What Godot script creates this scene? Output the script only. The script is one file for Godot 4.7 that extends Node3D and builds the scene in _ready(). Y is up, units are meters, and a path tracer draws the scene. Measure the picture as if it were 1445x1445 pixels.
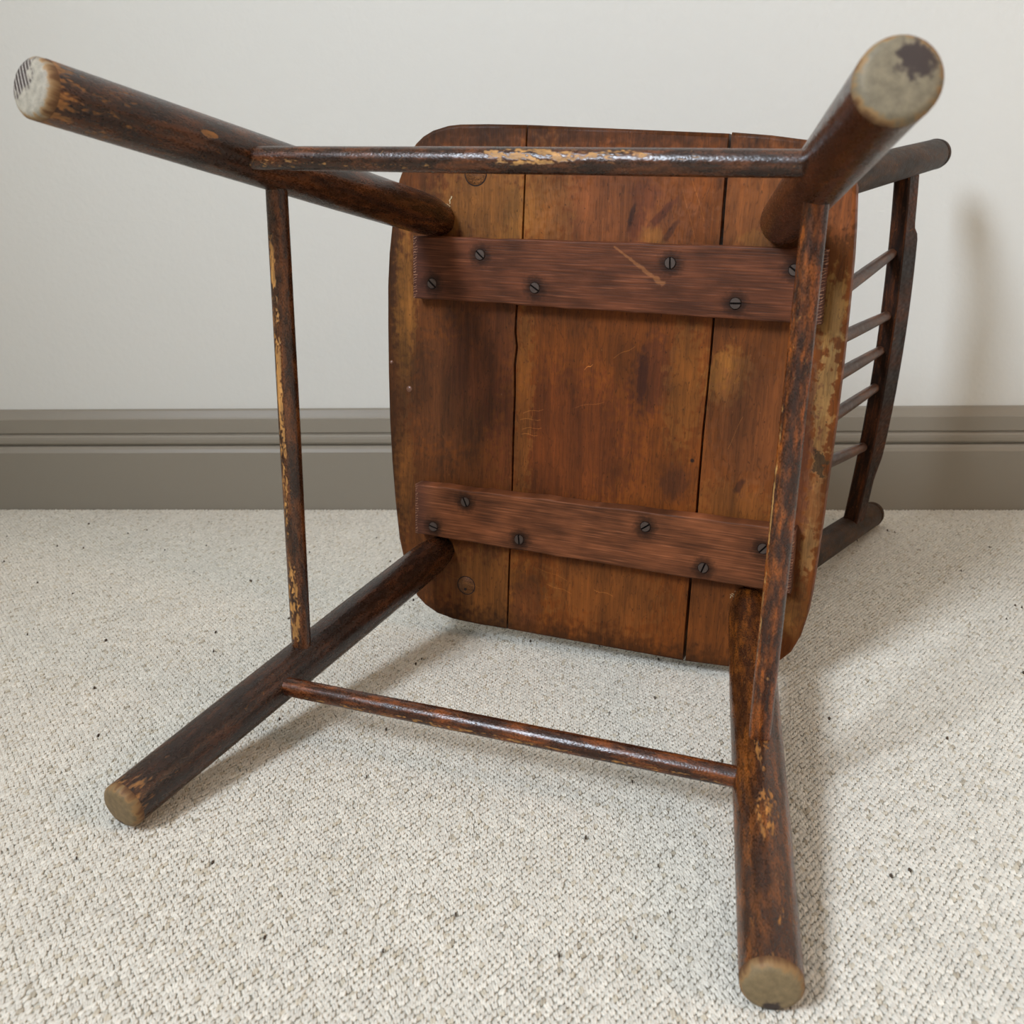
extends Node3D

# ---------------------------------------------------------------- camera, sky, light
const FOV := 55.23
const CAM_H := 0.3194
const WALL_Z := -1.1375
const WALL_YAW := -0.0463
const WINDOW_COOL := 7.0
const WINDOW_WARM := 1.7
const EXPOSURE := 1.02
# the room, in its own frame: left wall, right wall, depth, height, and its two windows as (near z, far z, sill, head)
const W0 := -0.95
const W1 := 2.3
const ROOM_D := 5.6
const ROOM_H := 2.6
const OPEN_L := [1.42, 2.10, 0.95, 1.72]
const OPEN_R := [1.3, 2.1, 0.9, 1.9]

var rng := RandomNumberGenerator.new()
var chair: Node3D
var off := Vector3.ZERO          # chair-local shift: seat underside centre seen from the chair's base
var room := Transform3D.IDENTITY # the room's own frame: origin on the back wall's foot, z into the room


func _ready() -> void:
	rng.seed = 11
	setup_view()
	build_room()
	build_carpet()
	build_chair()


func setup_view() -> void:
	var cam := Camera3D.new()
	cam.name = "camera"
	add_child(cam)
	cam.transform = Transform3D(Basis(
		Vector3(0.9999235, -0.0118806, 0.0034313),
		Vector3(0.0123662, 0.9606591, -0.2774547),
		Vector3(0.0, 0.2774760, 0.9607326)), Vector3(0, CAM_H, 0))
	cam.fov = FOV
	cam.near = 0.02
	cam.far = 30.0
	cam.current = true
	var at := CameraAttributesPhysical.new()
	at.frustum_focal_length = 5.7
	at.exposure_aperture = 2.8
	at.frustum_focus_distance = 0.68
	at.exposure_multiplier = 1.0
	cam.attributes = at
	cam.fov = FOV

	var we := WorldEnvironment.new()
	we.name = "world_environment"
	var env := Environment.new()
	env.background_mode = Environment.BG_SKY
	var sky := Sky.new()
	var sm := ProceduralSkyMaterial.new()
	sm.sky_top_color = Color(0.62, 0.72, 0.88)
	sm.sky_horizon_color = Color(0.85, 0.88, 0.92)
	sm.ground_bottom_color = Color(0.35, 0.36, 0.34)
	sm.ground_horizon_color = Color(0.6, 0.62, 0.62)
	sm.sun_angle_max = 0.0
	sky.sky_material = sm
	env.sky = sky
	env.background_energy_multiplier = 1.0
	env.tonemap_mode = Environment.TONE_MAPPER_LINEAR
	env.tonemap_exposure = EXPOSURE
	env.sdfgi_enabled = true
	env.ssao_enabled = true
	env.ssil_enabled = true
	we.environment = env
	add_child(we)

	room = Transform3D(Basis(Vector3.UP, WALL_YAW), Vector3(0, 0, WALL_Z))
	window_light("daylight_cool", Vector3(W0 + 0.01, (OPEN_L[2] + OPEN_L[3]) * 0.5, (OPEN_L[0] + OPEN_L[1]) * 0.5), PI * -0.5, Vector2(OPEN_L[1] - OPEN_L[0] - 0.1, OPEN_L[3] - OPEN_L[2] - 0.1), Color(0.90, 0.945, 1.0), WINDOW_COOL)
	window_light("daylight_warm", Vector3(W1 - 0.01, (OPEN_R[2] + OPEN_R[3]) * 0.5, (OPEN_R[0] + OPEN_R[1]) * 0.5), PI * 0.5, Vector2(OPEN_R[1] - OPEN_R[0] - 0.1, OPEN_R[3] - OPEN_R[2] - 0.1), Color(1.0, 0.74, 0.46), WINDOW_WARM)


func window_light(called: String, at: Vector3, turn: float, size: Vector2, tint: Color, power: float) -> void:
	var l := AreaLight3D.new()
	l.name = called
	l.area_size = size
	l.area_normalize_energy = true
	l.light_color = tint
	l.light_energy = power
	l.shadow_enabled = true
	l.area_range = 12.0
	l.area_attenuation = 2.0
	add_child(l)
	l.transform = room * Transform3D(Basis(Vector3.UP, turn), at)


# ---------------------------------------------------------------- helpers: objects and materials
func put(called: String, mesh: Mesh, mat: Material, parent: Node, label := "", category := "", kind := "", group := "") -> MeshInstance3D:
	var o := MeshInstance3D.new()
	o.name = called
	o.mesh = mesh
	if mat:
		o.material_override = mat
	parent.add_child(o, true)
	if label:
		o.set_meta("label", label)
	if category:
		o.set_meta("category", category)
	if kind:
		o.set_meta("kind", kind)
	if group:
		o.set_meta("group", group)
	return o


func c8(r: float, g: float, b: float) -> Color:
	return Color(r / 255.0, g / 255.0, b / 255.0)


func paint(col: Color, rough: float, spec := 0.5) -> StandardMaterial3D:
	var m := StandardMaterial3D.new()
	m.albedo_color = col
	m.roughness = rough
	m.metallic_specular = spec
	return m


# native noise, stretched to size: returns bytes 0..255
func nz(seed_: int, freq: float, w: int, h: int, sx := 1, sy := 1, oct := 3, kind := FastNoiseLite.TYPE_SIMPLEX_SMOOTH) -> PackedByteArray:
	var n := FastNoiseLite.new()
	n.seed = seed_
	n.noise_type = kind
	n.frequency = freq
	n.fractal_octaves = oct
	n.fractal_type = FastNoiseLite.FRACTAL_FBM if oct > 1 else FastNoiseLite.FRACTAL_NONE
	var im := n.get_image(maxi(8, w / sx), maxi(8, h / sy), false, false, true)
	im.convert(Image.FORMAT_L8)
	if sx != 1 or sy != 1:
		im.resize(w, h, Image.INTERPOLATE_CUBIC)
	return im.get_data()


func tex(bytes: PackedByteArray, w: int, h: int, fmt := Image.FORMAT_RGB8) -> ImageTexture:
	var im := Image.create_from_data(w, h, false, fmt, bytes)
	im.generate_mipmaps()
	return ImageTexture.create_from_image(im)


func bump(bytes: PackedByteArray, w: int, h: int, amount: float) -> ImageTexture:
	var im := Image.create_from_data(w, h, false, Image.FORMAT_L8, bytes)
	im.convert(Image.FORMAT_RGBA8)
	im.bump_map_to_normal_map(amount)
	im.generate_mipmaps()
	return ImageTexture.create_from_image(im)


static func ss(a: float, b: float, x: float) -> float:
	var t := clampf((x - a) / (b - a), 0.0, 1.0)
	return t * t * (3.0 - 2.0 * t)


# ---------------------------------------------------------------- helpers: shapes
func tri(st: SurfaceTool, p: Array, uv: Array, out: Vector3) -> void:
	var n: Vector3 = (p[2] - p[0]).cross(p[1] - p[0])
	var order := [0, 1, 2] if n.dot(out) >= 0.0 else [0, 2, 1]
	for k in order:
		st.set_uv(uv[k])
		st.add_vertex(p[k])


func quad(st: SurfaceTool, a: Vector3, b: Vector3, c: Vector3, d: Vector3, out: Vector3, ua := Vector2.ZERO, ub := Vector2.ZERO, uc := Vector2.ZERO, ud := Vector2.ZERO) -> void:
	tri(st, [a, b, c], [ua, ub, uc], out)
	tri(st, [a, c, d], [ua, uc, ud], out)


func new_st() -> SurfaceTool:
	var st := SurfaceTool.new()
	st.begin(Mesh.PRIMITIVE_TRIANGLES)
	st.set_smooth_group(-1)
	return st


func done(st: SurfaceTool) -> ArrayMesh:
	st.generate_normals()
	return st.commit()


# a box between two corners with chamfered edges, flat faces
func add_box(st: SurfaceTool, lo: Vector3, hi: Vector3) -> void:
	var c := (lo + hi) * 0.5
	var h := (hi - lo) * 0.5
	for axis in 3:
		for s in [-1.0, 1.0]:
			var n := Vector3.ZERO
			n[axis] = s
			var u := Vector3.ZERO
			var v := Vector3.ZERO
			u[(axis + 1) % 3] = h[(axis + 1) % 3]
			v[(axis + 2) % 3] = h[(axis + 2) % 3]
			var o: Vector3 = c + n * h[axis]
			quad(st, o - u - v, o + u - v, o + u + v, o - u + v, n, Vector2(0, 1), Vector2(1, 1), Vector2(1, 0), Vector2(0, 0))


# turned shape: profile entries are Vector2(distance along, radius); u = 0.5 faces ref
func turned(a: Vector3, b: Vector3, profile: Array, ref: Vector3, sides := 32, wobble := 0.0, planar := false) -> ArrayMesh:
	var dir := (b - a).normalized()
	var length := (b - a).length()
	var e1 := -(ref - dir * ref.dot(dir)).normalized()
	var e2 := dir.cross(e1)
	var pos := PackedVector3Array()
	var nor := PackedVector3Array()
	var uvs := PackedVector2Array()
	var idx := PackedInt32Array()
	var top := 0.0
	for q in profile:
		top = maxf(top, q.y)
	var ph := rng.randf() * TAU
	for i in profile.size() - 1:
		var p0: Vector2 = profile[i]
		var p1: Vector2 = profile[i + 1]
		var base := pos.size()
		for k in 2:
			var q: Vector2 = p0 if k == 0 else p1
			# the normal is shared with the neighbouring piece unless they meet at an edge
			var d0 := (p1 - p0).normalized()
			var j := i - 1 if k == 0 else i + 1
			if j >= 0 and j < profile.size() - 1:
				var d1: Vector2 = (profile[j + 1] - profile[j]).normalized()
				if d0.dot(d1) > 0.6:
					d0 = (d0 + d1).normalized()
			for s in sides + 1:
				var th := TAU * s / sides
				var rad := e1 * cos(th) + e2 * sin(th)
				var r := q.y * (1.0 + wobble * (sin(2.0 * th + ph + q.x * 9.0) + 0.6 * sin(3.0 * th - ph + q.x * 23.0)))
				pos.append(a + dir * q.x + rad * r)
				nor.append((rad * d0.x - dir * d0.y).normalized())
				if planar:
					uvs.append(Vector2(0.5, 0.5) + Vector2(cos(th), sin(th)) * 0.5 * (q.y / top if i > profile.size() - 4 else 1.0))
				else:
					uvs.append(Vector2(float(s) / sides, q.x / length))
		for s in sides:
			var m := base + s
			var n := base + sides + 1 + s
			idx.append_array([m, m + 1, n, m + 1, n + 1, n])
	# check the winding against the normals (front faces run clockwise)
	for f in range(0, idx.size(), 3):
		var g := (pos[idx[f + 2]] - pos[idx[f]]).cross(pos[idx[f + 1]] - pos[idx[f]])
		if g.dot(nor[idx[f]] + nor[idx[f + 1]] + nor[idx[f + 2]]) < 0.0:
			var sw := idx[f + 1]
			idx[f + 1] = idx[f + 2]
			idx[f + 2] = sw
	var arr := []
	arr.resize(Mesh.ARRAY_MAX)
	arr[Mesh.ARRAY_VERTEX] = pos
	arr[Mesh.ARRAY_NORMAL] = nor
	arr[Mesh.ARRAY_TEX_UV] = uvs
	arr[Mesh.ARRAY_INDEX] = idx
	var am := ArrayMesh.new()
	am.add_surface_from_arrays(Mesh.PRIMITIVE_TRIANGLES, arr)
	return am


# inset a counter-clockwise polygon by a distance of its own for each edge
func inset(poly: PackedVector2Array, dist: PackedFloat32Array, k: float) -> PackedVector2Array:
	var out := PackedVector2Array()
	var n := poly.size()
	for i in n:
		var p := poly[i]
		var d0 := (p - poly[(i + n - 1) % n]).normalized()
		var d1 := (poly[(i + 1) % n] - p).normalized()
		var n0 := Vector2(-d0.y, d0.x)
		var n1 := Vector2(-d1.y, d1.x)
		var a := dist[(i + n - 1) % n] * k
		var b := dist[i] * k
		var cr := d0.cross(d1)
		if absf(cr) < 0.35:
			out.append(p + (n0 + n1).normalized() * (a + b) * 0.5)
		else:
			var q0 := p + n0 * a
			var q1 := p + n1 * b
			out.append(q0 + d0 * ((q1 - q0).cross(d1) / cr))
	return out


# a board cut along poly (chair-local x, y), its shown face at z = face, rounded on that side and at the back
func board(poly: PackedVector2Array, dist: PackedFloat32Array, face: float, back: float, round_z: float, uv_at: Callable) -> ArrayMesh:
	if signed_area(poly) < 0.0:
		poly.reverse()
		var rd := dist.duplicate()
		for i in dist.size():
			rd[i] = dist[(dist.size() * 2 - 2 - i) % dist.size()]
		dist = rd
	var st := new_st()
	st.set_smooth_group(1)
	var way := signf(back - face)
	var rings := []
	for s in 5:
		var ang := PI * 0.5 * s / 4.0
		rings.append([face + way * round_z * (1.0 - cos(ang)), 1.0 - sin(ang)])
	for s in 5:
		var ang := PI * 0.5 * s / 4.0
		rings.append([back - way * round_z * (1.0 - sin(ang)), 1.0 - cos(ang)])
	var loops := []
	for r in rings:
		loops.append([inset(poly, dist, r[1]), r[0]])
	var n := poly.size()
	var mid := Vector2.ZERO
	for p in poly:
		mid += p / n
	for r in loops.size() - 1:
		for i in n:
			var j := (i + 1) % n
			var a2: Vector2 = loops[r][0][i]
			var b2: Vector2 = loops[r][0][j]
			var c2: Vector2 = loops[r + 1][0][j]
			var d2: Vector2 = loops[r + 1][0][i]
			var e := (poly[j] - poly[i]).normalized()
			var outward := Vector3(e.y, -e.x, 0)
			if r < 4:
				outward.z -= way * 0.3
			quad(st, at(a2.x, a2.y, loops[r][1]), at(b2.x, b2.y, loops[r][1]), at(c2.x, c2.y, loops[r + 1][1]), at(d2.x, d2.y, loops[r + 1][1]), outward,
				uv_at.call(a2), uv_at.call(b2), uv_at.call(c2), uv_at.call(d2))
	for side in 2:
		st.set_smooth_group(2 + side)
		var lp: PackedVector2Array = loops[0][0] if side == 0 else loops[-1][0]
		var z: float = face if side == 0 else back
		var t := Geometry2D.triangulate_polygon(lp)
		for f in range(0, t.size(), 3):
			var q := [lp[t[f]], lp[t[f + 1]], lp[t[f + 2]]]
			tri(st, [at(q[0].x, q[0].y, z), at(q[1].x, q[1].y, z), at(q[2].x, q[2].y, z)], [uv_at.call(q[0]), uv_at.call(q[1]), uv_at.call(q[2])], Vector3(0, 0, -way if side == 0 else way))
	return done(st)


func signed_area(p: PackedVector2Array) -> float:
	var s := 0.0
	for i in p.size():
		s += p[i].cross(p[(i + 1) % p.size()])
	return s


func at(x: float, y: float, z: float) -> Vector3:
	return Vector3(x, y, z) + off


# ---------------------------------------------------------------- the room
func slab(called: String, pieces: Array, mat: Material) -> MeshInstance3D:
	var st := new_st()
	for p in pieces:
		add_box(st, p[0], p[1])
	var o := put(called, done(st), mat, self, "", "", "structure")
	o.transform = room
	return o


func build_room() -> void:
	var wall := paint(c8(216, 216.5, 211), 0.75, 0.3)
	var wn := bump(nz(5, 0.06, 512, 512, 1, 1, 4), 512, 512, 1.2)
	wall.normal_enabled = true
	wall.normal_texture = wn
	wall.normal_scale = 0.25
	wall.uv1_triplanar = true
	wall.uv1_scale = Vector3(3.0, 3.0, 3.0)
	var white := paint(c8(236, 235, 231), 0.8, 0.3)
	var frame := paint(c8(235, 234, 230), 0.45)
	var T := 0.15
	var D := ROOM_D
	var H := ROOM_H
	slab("floor", [[Vector3(W0 - T, -0.2, -T), Vector3(W1 + T, -0.01, D + T)]], paint(c8(120, 95, 70), 0.6))
	slab("ceiling", [[Vector3(W0 - T, H, -T), Vector3(W1 + T, H + T, D + T)]], white)
	slab("wall_back", [[Vector3(W0 - T, -0.01, -T), Vector3(W1 + T, H, 0)]], wall)
	slab("wall_front", [[Vector3(W0 - T, -0.01, D), Vector3(W1 + T, H, D + T)]], wall)
	var no := 1
	for side in [[W0 - T, W0, "wall_left", OPEN_L], [W1, W1 + T, "wall_right", OPEN_R]]:
		var z0: float = side[3][0]
		var z1: float = side[3][1]
		var y0: float = side[3][2]
		var y1: float = side[3][3]
		var a: float = side[0]
		var b: float = side[1]
		slab(side[2], [
			[Vector3(a, -0.01, 0), Vector3(b, H, z0)], [Vector3(a, -0.01, z1), Vector3(b, H, D)],
			[Vector3(a, -0.01, z0), Vector3(b, y0, z1)], [Vector3(a, y1, z0), Vector3(b, H, z1)]], wall)
		var x := (a + b) * 0.5
		var win := Node3D.new()
		win.name = "window_%d" % no
		no += 1
		add_child(win)
		win.set_meta("kind", "structure")
		win.transform = room
		var fr := new_st()
		var w := 0.05
		add_box(fr, Vector3(x - 0.03, y0, z0), Vector3(x + 0.03, y1, z0 + w))
		add_box(fr, Vector3(x - 0.03, y0, z1 - w), Vector3(x + 0.03, y1, z1))
		add_box(fr, Vector3(x - 0.03, y0, z0 + w), Vector3(x + 0.03, y0 + w, z1 - w))
		add_box(fr, Vector3(x - 0.03, y1 - w, z0 + w), Vector3(x + 0.03, y1, z1 - w))
		add_box(fr, Vector3(x - 0.02, (y0 + y1) * 0.5 - 0.02, z0 + w), Vector3(x + 0.02, (y0 + y1) * 0.5 + 0.02, z1 - w))
		put("window_frame", done(fr), frame, win)
		var glass := paint(Color(0.95, 0.97, 0.98, 0.06), 0.02)
		glass.transparency = BaseMaterial3D.TRANSPARENCY_ALPHA
		for k in 2:
			var pn := new_st()
			var ya := y0 + w if k == 0 else (y0 + y1) * 0.5 + 0.02
			var yb := (y0 + y1) * 0.5 - 0.02 if k == 0 else y1 - w
			add_box(pn, Vector3(x - 0.003, ya, z0 + w), Vector3(x + 0.003, yb, z1 - w))
			put("pane", done(pn), glass, win)
	# moulded skirting along the back wall: (height, stands out from the wall)
	var skirt := paint(c8(140, 133, 120), 0.42, 0.45)
	var prof := [
		Vector2(0.1187, 0.0), Vector2(0.1184, 0.0026), Vector2(0.1172, 0.0058), Vector2(0.1140, 0.0070), Vector2(0.1100, 0.0088), Vector2(0.1082, 0.0098), Vector2(0.1076, 0.0112),
		Vector2(0.0918, 0.0118), Vector2(0.0910, 0.0100), Vector2(0.0897, 0.0100), Vector2(0.0890, 0.0128), Vector2(0.0870, 0.0142), Vector2(0.0840, 0.0147),
		Vector2(0.0805, 0.0147), Vector2(0.0785, 0.0138), Vector2(0.0778, 0.0108), Vector2(0.0764, 0.0108), Vector2(0.0758, 0.0145), Vector2(0.0730, 0.0168), Vector2(0.0700, 0.0180),
		Vector2(0.0690, 0.0184), Vector2(-0.004, 0.0184), Vector2(-0.004, 0.0)]
	var runs := [["baseboard_back", Vector3(W0, 0, 0), Vector3(1, 0, 0), W1 - W0, Vector3(0, 0, 1)],
		["baseboard_left", Vector3(W0, 0, D), Vector3(0, 0, -1), D, Vector3(1, 0, 0)],
		["baseboard_right", Vector3(W1, 0, 0), Vector3(0, 0, 1), D, Vector3(-1, 0, 0)],
		["baseboard_front", Vector3(W1, 0, D), Vector3(-1, 0, 0), W1 - W0, Vector3(0, 0, -1)]]
	for r in runs:
		var st := new_st()
		var along: Vector3 = r[2]
		for i in prof.size() - 1:
			var p: Vector2 = prof[i]
			var q: Vector2 = prof[i + 1]
			var a: Vector3 = r[1] + Vector3.UP * p.x + r[4] * p.y
			var b: Vector3 = r[1] + Vector3.UP * q.x + r[4] * q.y
			var e := Vector2(q.y - p.y, q.x - p.x)
			quad(st, a, b, b + along * r[3], a + along * r[3], Vector3.UP * e.x - r[4] * e.y)
		var o := put(r[0], done(st), skirt, self, "", "", "structure")
		o.transform = room


# ---------------------------------------------------------------- the carpet
func build_carpet() -> void:
	var root := Node3D.new()
	root.name = "carpet"
	add_child(root)
	root.transform = room
	root.set_meta("label", "cream flat-woven wool carpet with brown flecks under the tipped chair")
	root.set_meta("category", "carpet")
	var st := new_st()
	add_box(st, Vector3(W0 + 0.019, -0.01, 0.019), Vector3(W1 - 0.019, -0.0017, ROOM_D - 0.019))
	put("backing", done(st), paint(c8(200, 196, 184), 0.95, 0.1), root)
	# the loops of the weave, two plies each, in staggered rows along the wall
	var px := 0.0037
	var pz := 0.00237
	var ball := SphereMesh.new()
	ball.radius = 1.0
	ball.height = 2.0
	ball.radial_segments = 8
	ball.rings = 4
	var ply := SurfaceTool.new()
	ply.begin(Mesh.PRIMITIVE_TRIANGLES)
	ply.append_from(ball, 0, Transform3D(Basis(Vector3.UP, 0.16) * Basis.from_scale(Vector3(0.62, 0.95, 0.95)), Vector3(-0.42, 0.0, 0.12)))
	ply.append_from(ball, 0, Transform3D(Basis(Vector3.UP, -0.1) * Basis.from_scale(Vector3(0.60, 1.0, 1.0)), Vector3(0.45, 0.05, -0.1)))
	var loop := ply.commit()
	var wool := paint(Color.WHITE, 0.95, 0.15)
	wool.vertex_color_use_as_albedo = true
	loop.surface_set_material(0, wool)
	var buf := PackedFloat32Array()
	var z_from := 0.0215
	var rows := int((1.02 - z_from) / pz)
	var x_from := maxf(W0 + 0.024, -1.2)
	var cols := int((1.0 - x_from) / px)
	buf.resize(rows * cols * 16)
	var w := 0
	var base := Color(c8(211, 206, 194)).srgb_to_linear()
	var soft := FastNoiseLite.new()
	soft.frequency = 9.0
	for r in rows:
		for c in cols:
			var x := x_from + px * (c + 0.5 * (r % 2)) + rng.randfn(0.0, 0.00026)
			var z := z_from + pz * r + rng.randfn(0.0, 0.00026)
			var y := -0.0013 + rng.randfn(0.0, 0.00016)
			var ang := rng.randfn(0.06, 0.24)
			var sx := 0.00126 * (1.0 + rng.randfn(0.0, 0.12))
			var sy := 0.0012
			var sz := 0.00225 * (1.0 + rng.randfn(0.0, 0.14))
			var ca := cos(ang)
			var sa := sin(ang)
			var v := 1.0 + rng.randfn(0.0, 0.06) + 0.05 * soft.get_noise_2d(x, z)
			var col := Color(base.r * v, base.g * v, base.b * v)
			var dice := rng.randf()
			if dice < 0.0012:
				# a dark fibre caught in the weave
				var k := rng.randf_range(0.25, 0.5)
				sx *= k
				sz *= k * 1.3
				y += 0.0009
				col = Color(0.085, 0.062, 0.045)
			elif dice < 0.007:
				col = Color(base.r * 0.62, base.g * 0.58, base.b * 0.52)
			elif dice < 0.06:
				col = Color(base.r * 0.84, base.g * 0.8, base.b * 0.73)
			buf[w] = ca * sx
			buf[w + 2] = sa * sz
			buf[w + 3] = x
			buf[w + 5] = sy
			buf[w + 7] = y
			buf[w + 8] = -sa * sx
			buf[w + 10] = ca * sz
			buf[w + 11] = z
			buf[w + 12] = col.r
			buf[w + 13] = col.g
			buf[w + 14] = col.b
			buf[w + 15] = 1.0
			w += 16
	var mm := MultiMesh.new()
	mm.transform_format = MultiMesh.TRANSFORM_3D
	mm.use_colors = true
	mm.mesh = loop
	mm.instance_count = rows * cols
	mm.buffer = buf
	var mi := MultiMeshInstance3D.new()
	mi.name = "woven_loops"
	mi.multimesh = mm
	mi.set_meta("kind", "stuff")
	root.add_child(mi, true)


# ---------------------------------------------------------------- the chair: textures
# old varnish on a round member, u round it and v along it, worn through in places
# spots: [u, v, ru, rv, strength]
func varnish(seed_: int, w: int, h: int, dark: Color, mid: Color, worn: Color, wear: float, spots: Array, pale_end := 0.0, dull := 0.0) -> StandardMaterial3D:
	var blotch := nz(seed_, 0.03, w, h, 1, 4, 3)
	var streak := nz(seed_ + 1, 0.10, w, h, 1, 7, 3)
	var rough := nz(seed_ + 2, 0.09, w, h, 1, 3, 4)
	var fleck := nz(seed_ + 3, 0.16, w, h, 1, 2, 2)
	var speck := nz(seed_ + 4, 0.34, w, h, 1, 2, 2)
	var col := PackedByteArray()
	col.resize(w * h * 3)
	var rgh := PackedByteArray()
	rgh.resize(w * h)
	var hgt := PackedByteArray()
	hgt.resize(w * h)
	for y in h:
		var v := (y + 0.5) / h
		var near := []
		for s in spots:
			if absf(v - s[1]) < s[3]:
				near.append(s)
		var endw := ss(1.0 - pale_end, 1.0, v) * 0.3 if pale_end > 0.0 else 0.0
		for x in w:
			var i := y * w + x
			var b := blotch[i] / 255.0
			var g := streak[i] / 255.0
			var n := rough[i] / 255.0
			var f := fleck[i] / 255.0
			var local := wear + endw
			if near:
				var u := (x + 0.5) / w
				for s in near:
					var du: float = (u - s[0]) / s[2]
					var dv: float = (v - s[1]) / s[3]
					var d: float = 1.0 - du * du - dv * dv
					if d > 0.0:
						local += s[4] * minf(1.0, d * 1.6)
			# worn where the mixed noise is below the local share
			var m := ss(0.0, 0.16, local - (0.45 * n + 0.3 * f + 0.25 * g) + 0.02)
			var k := ss(0.3, 0.8, b * 0.55 + n * 0.3 + g * 0.15)
			var c := dark.lerp(mid, k)
			var sp := speck[i] / 255.0
			c = c * (0.88 + 0.24 * g) * (0.62 + 0.76 * sp)
			var wc := worn * (0.7 + 0.5 * g)
			c = c.lerp(wc, m * 0.92)
			if f > 0.87:
				c = c.lerp(worn, 0.38)
			elif f < 0.14:
				c = c * 0.68
			col[i * 3] = int(clampf(c.r, 0.0, 1.0) * 255.0)
			col[i * 3 + 1] = int(clampf(c.g, 0.0, 1.0) * 255.0)
			col[i * 3 + 2] = int(clampf(c.b, 0.0, 1.0) * 255.0)
			rgh[i] = int(clampf(0.16 + 0.12 * n + 0.12 * sp + 0.34 * m + dull, 0.0, 1.0) * 255.0)
			hgt[i] = int(clampf(0.5 + 0.2 * (n - 0.5) + 0.1 * (g - 0.5) + 0.22 * (sp - 0.5) - 0.28 * m, 0.0, 1.0) * 255.0)
	# knocks and scratches: short strokes that show the wood, and dark dents
	var dice := RandomNumberGenerator.new()
	dice.seed = seed_ * 7 + 3
	var strokes := int(w * h / 1100.0)
	for k in strokes:
		var px := dice.randf() * w
		var py := dice.randf() * h
		var ang := dice.randfn(PI * 0.5, 0.7)
		var len := dice.randi_range(2, 9)
		var pale := dice.randf() < 0.55
		var amount := dice.randf_range(0.2, 0.9)
		for q in len:
			var xi := posmod(int(px + cos(ang) * q), w)
			var yi := clampi(int(py + sin(ang) * q * 1.6), 0, h - 1)
			var i := yi * w + xi
			for ch in 3:
				var v := col[i * 3 + ch]
				col[i * 3 + ch] = int(lerpf(v, worn[ch] * 255.0, amount)) if pale else int(v * (1.0 - 0.55 * amount))
			hgt[i] = maxi(0, hgt[i] - 28)
	var mat := StandardMaterial3D.new()
	mat.albedo_texture = tex(col, w, h)
	mat.roughness_texture = tex(rgh, w, h, Image.FORMAT_L8)
	mat.roughness_texture_channel = BaseMaterial3D.TEXTURE_CHANNEL_RED
	mat.roughness = 1.0
	mat.normal_enabled = true
	mat.normal_texture = bump(hgt, w, h, 3.0)
	mat.normal_scale = 0.45
	mat.metallic_specular = 0.5 - 0.8 * dull
	return mat


const SEAT_W := 0.36
const SEAT_H := 0.40


func seat_uv(p: Vector2) -> Vector2:
	return Vector2((SEAT_W * 0.5 - p.x) / SEAT_W, (SEAT_H * 0.5 - p.y) / SEAT_H)


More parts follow.
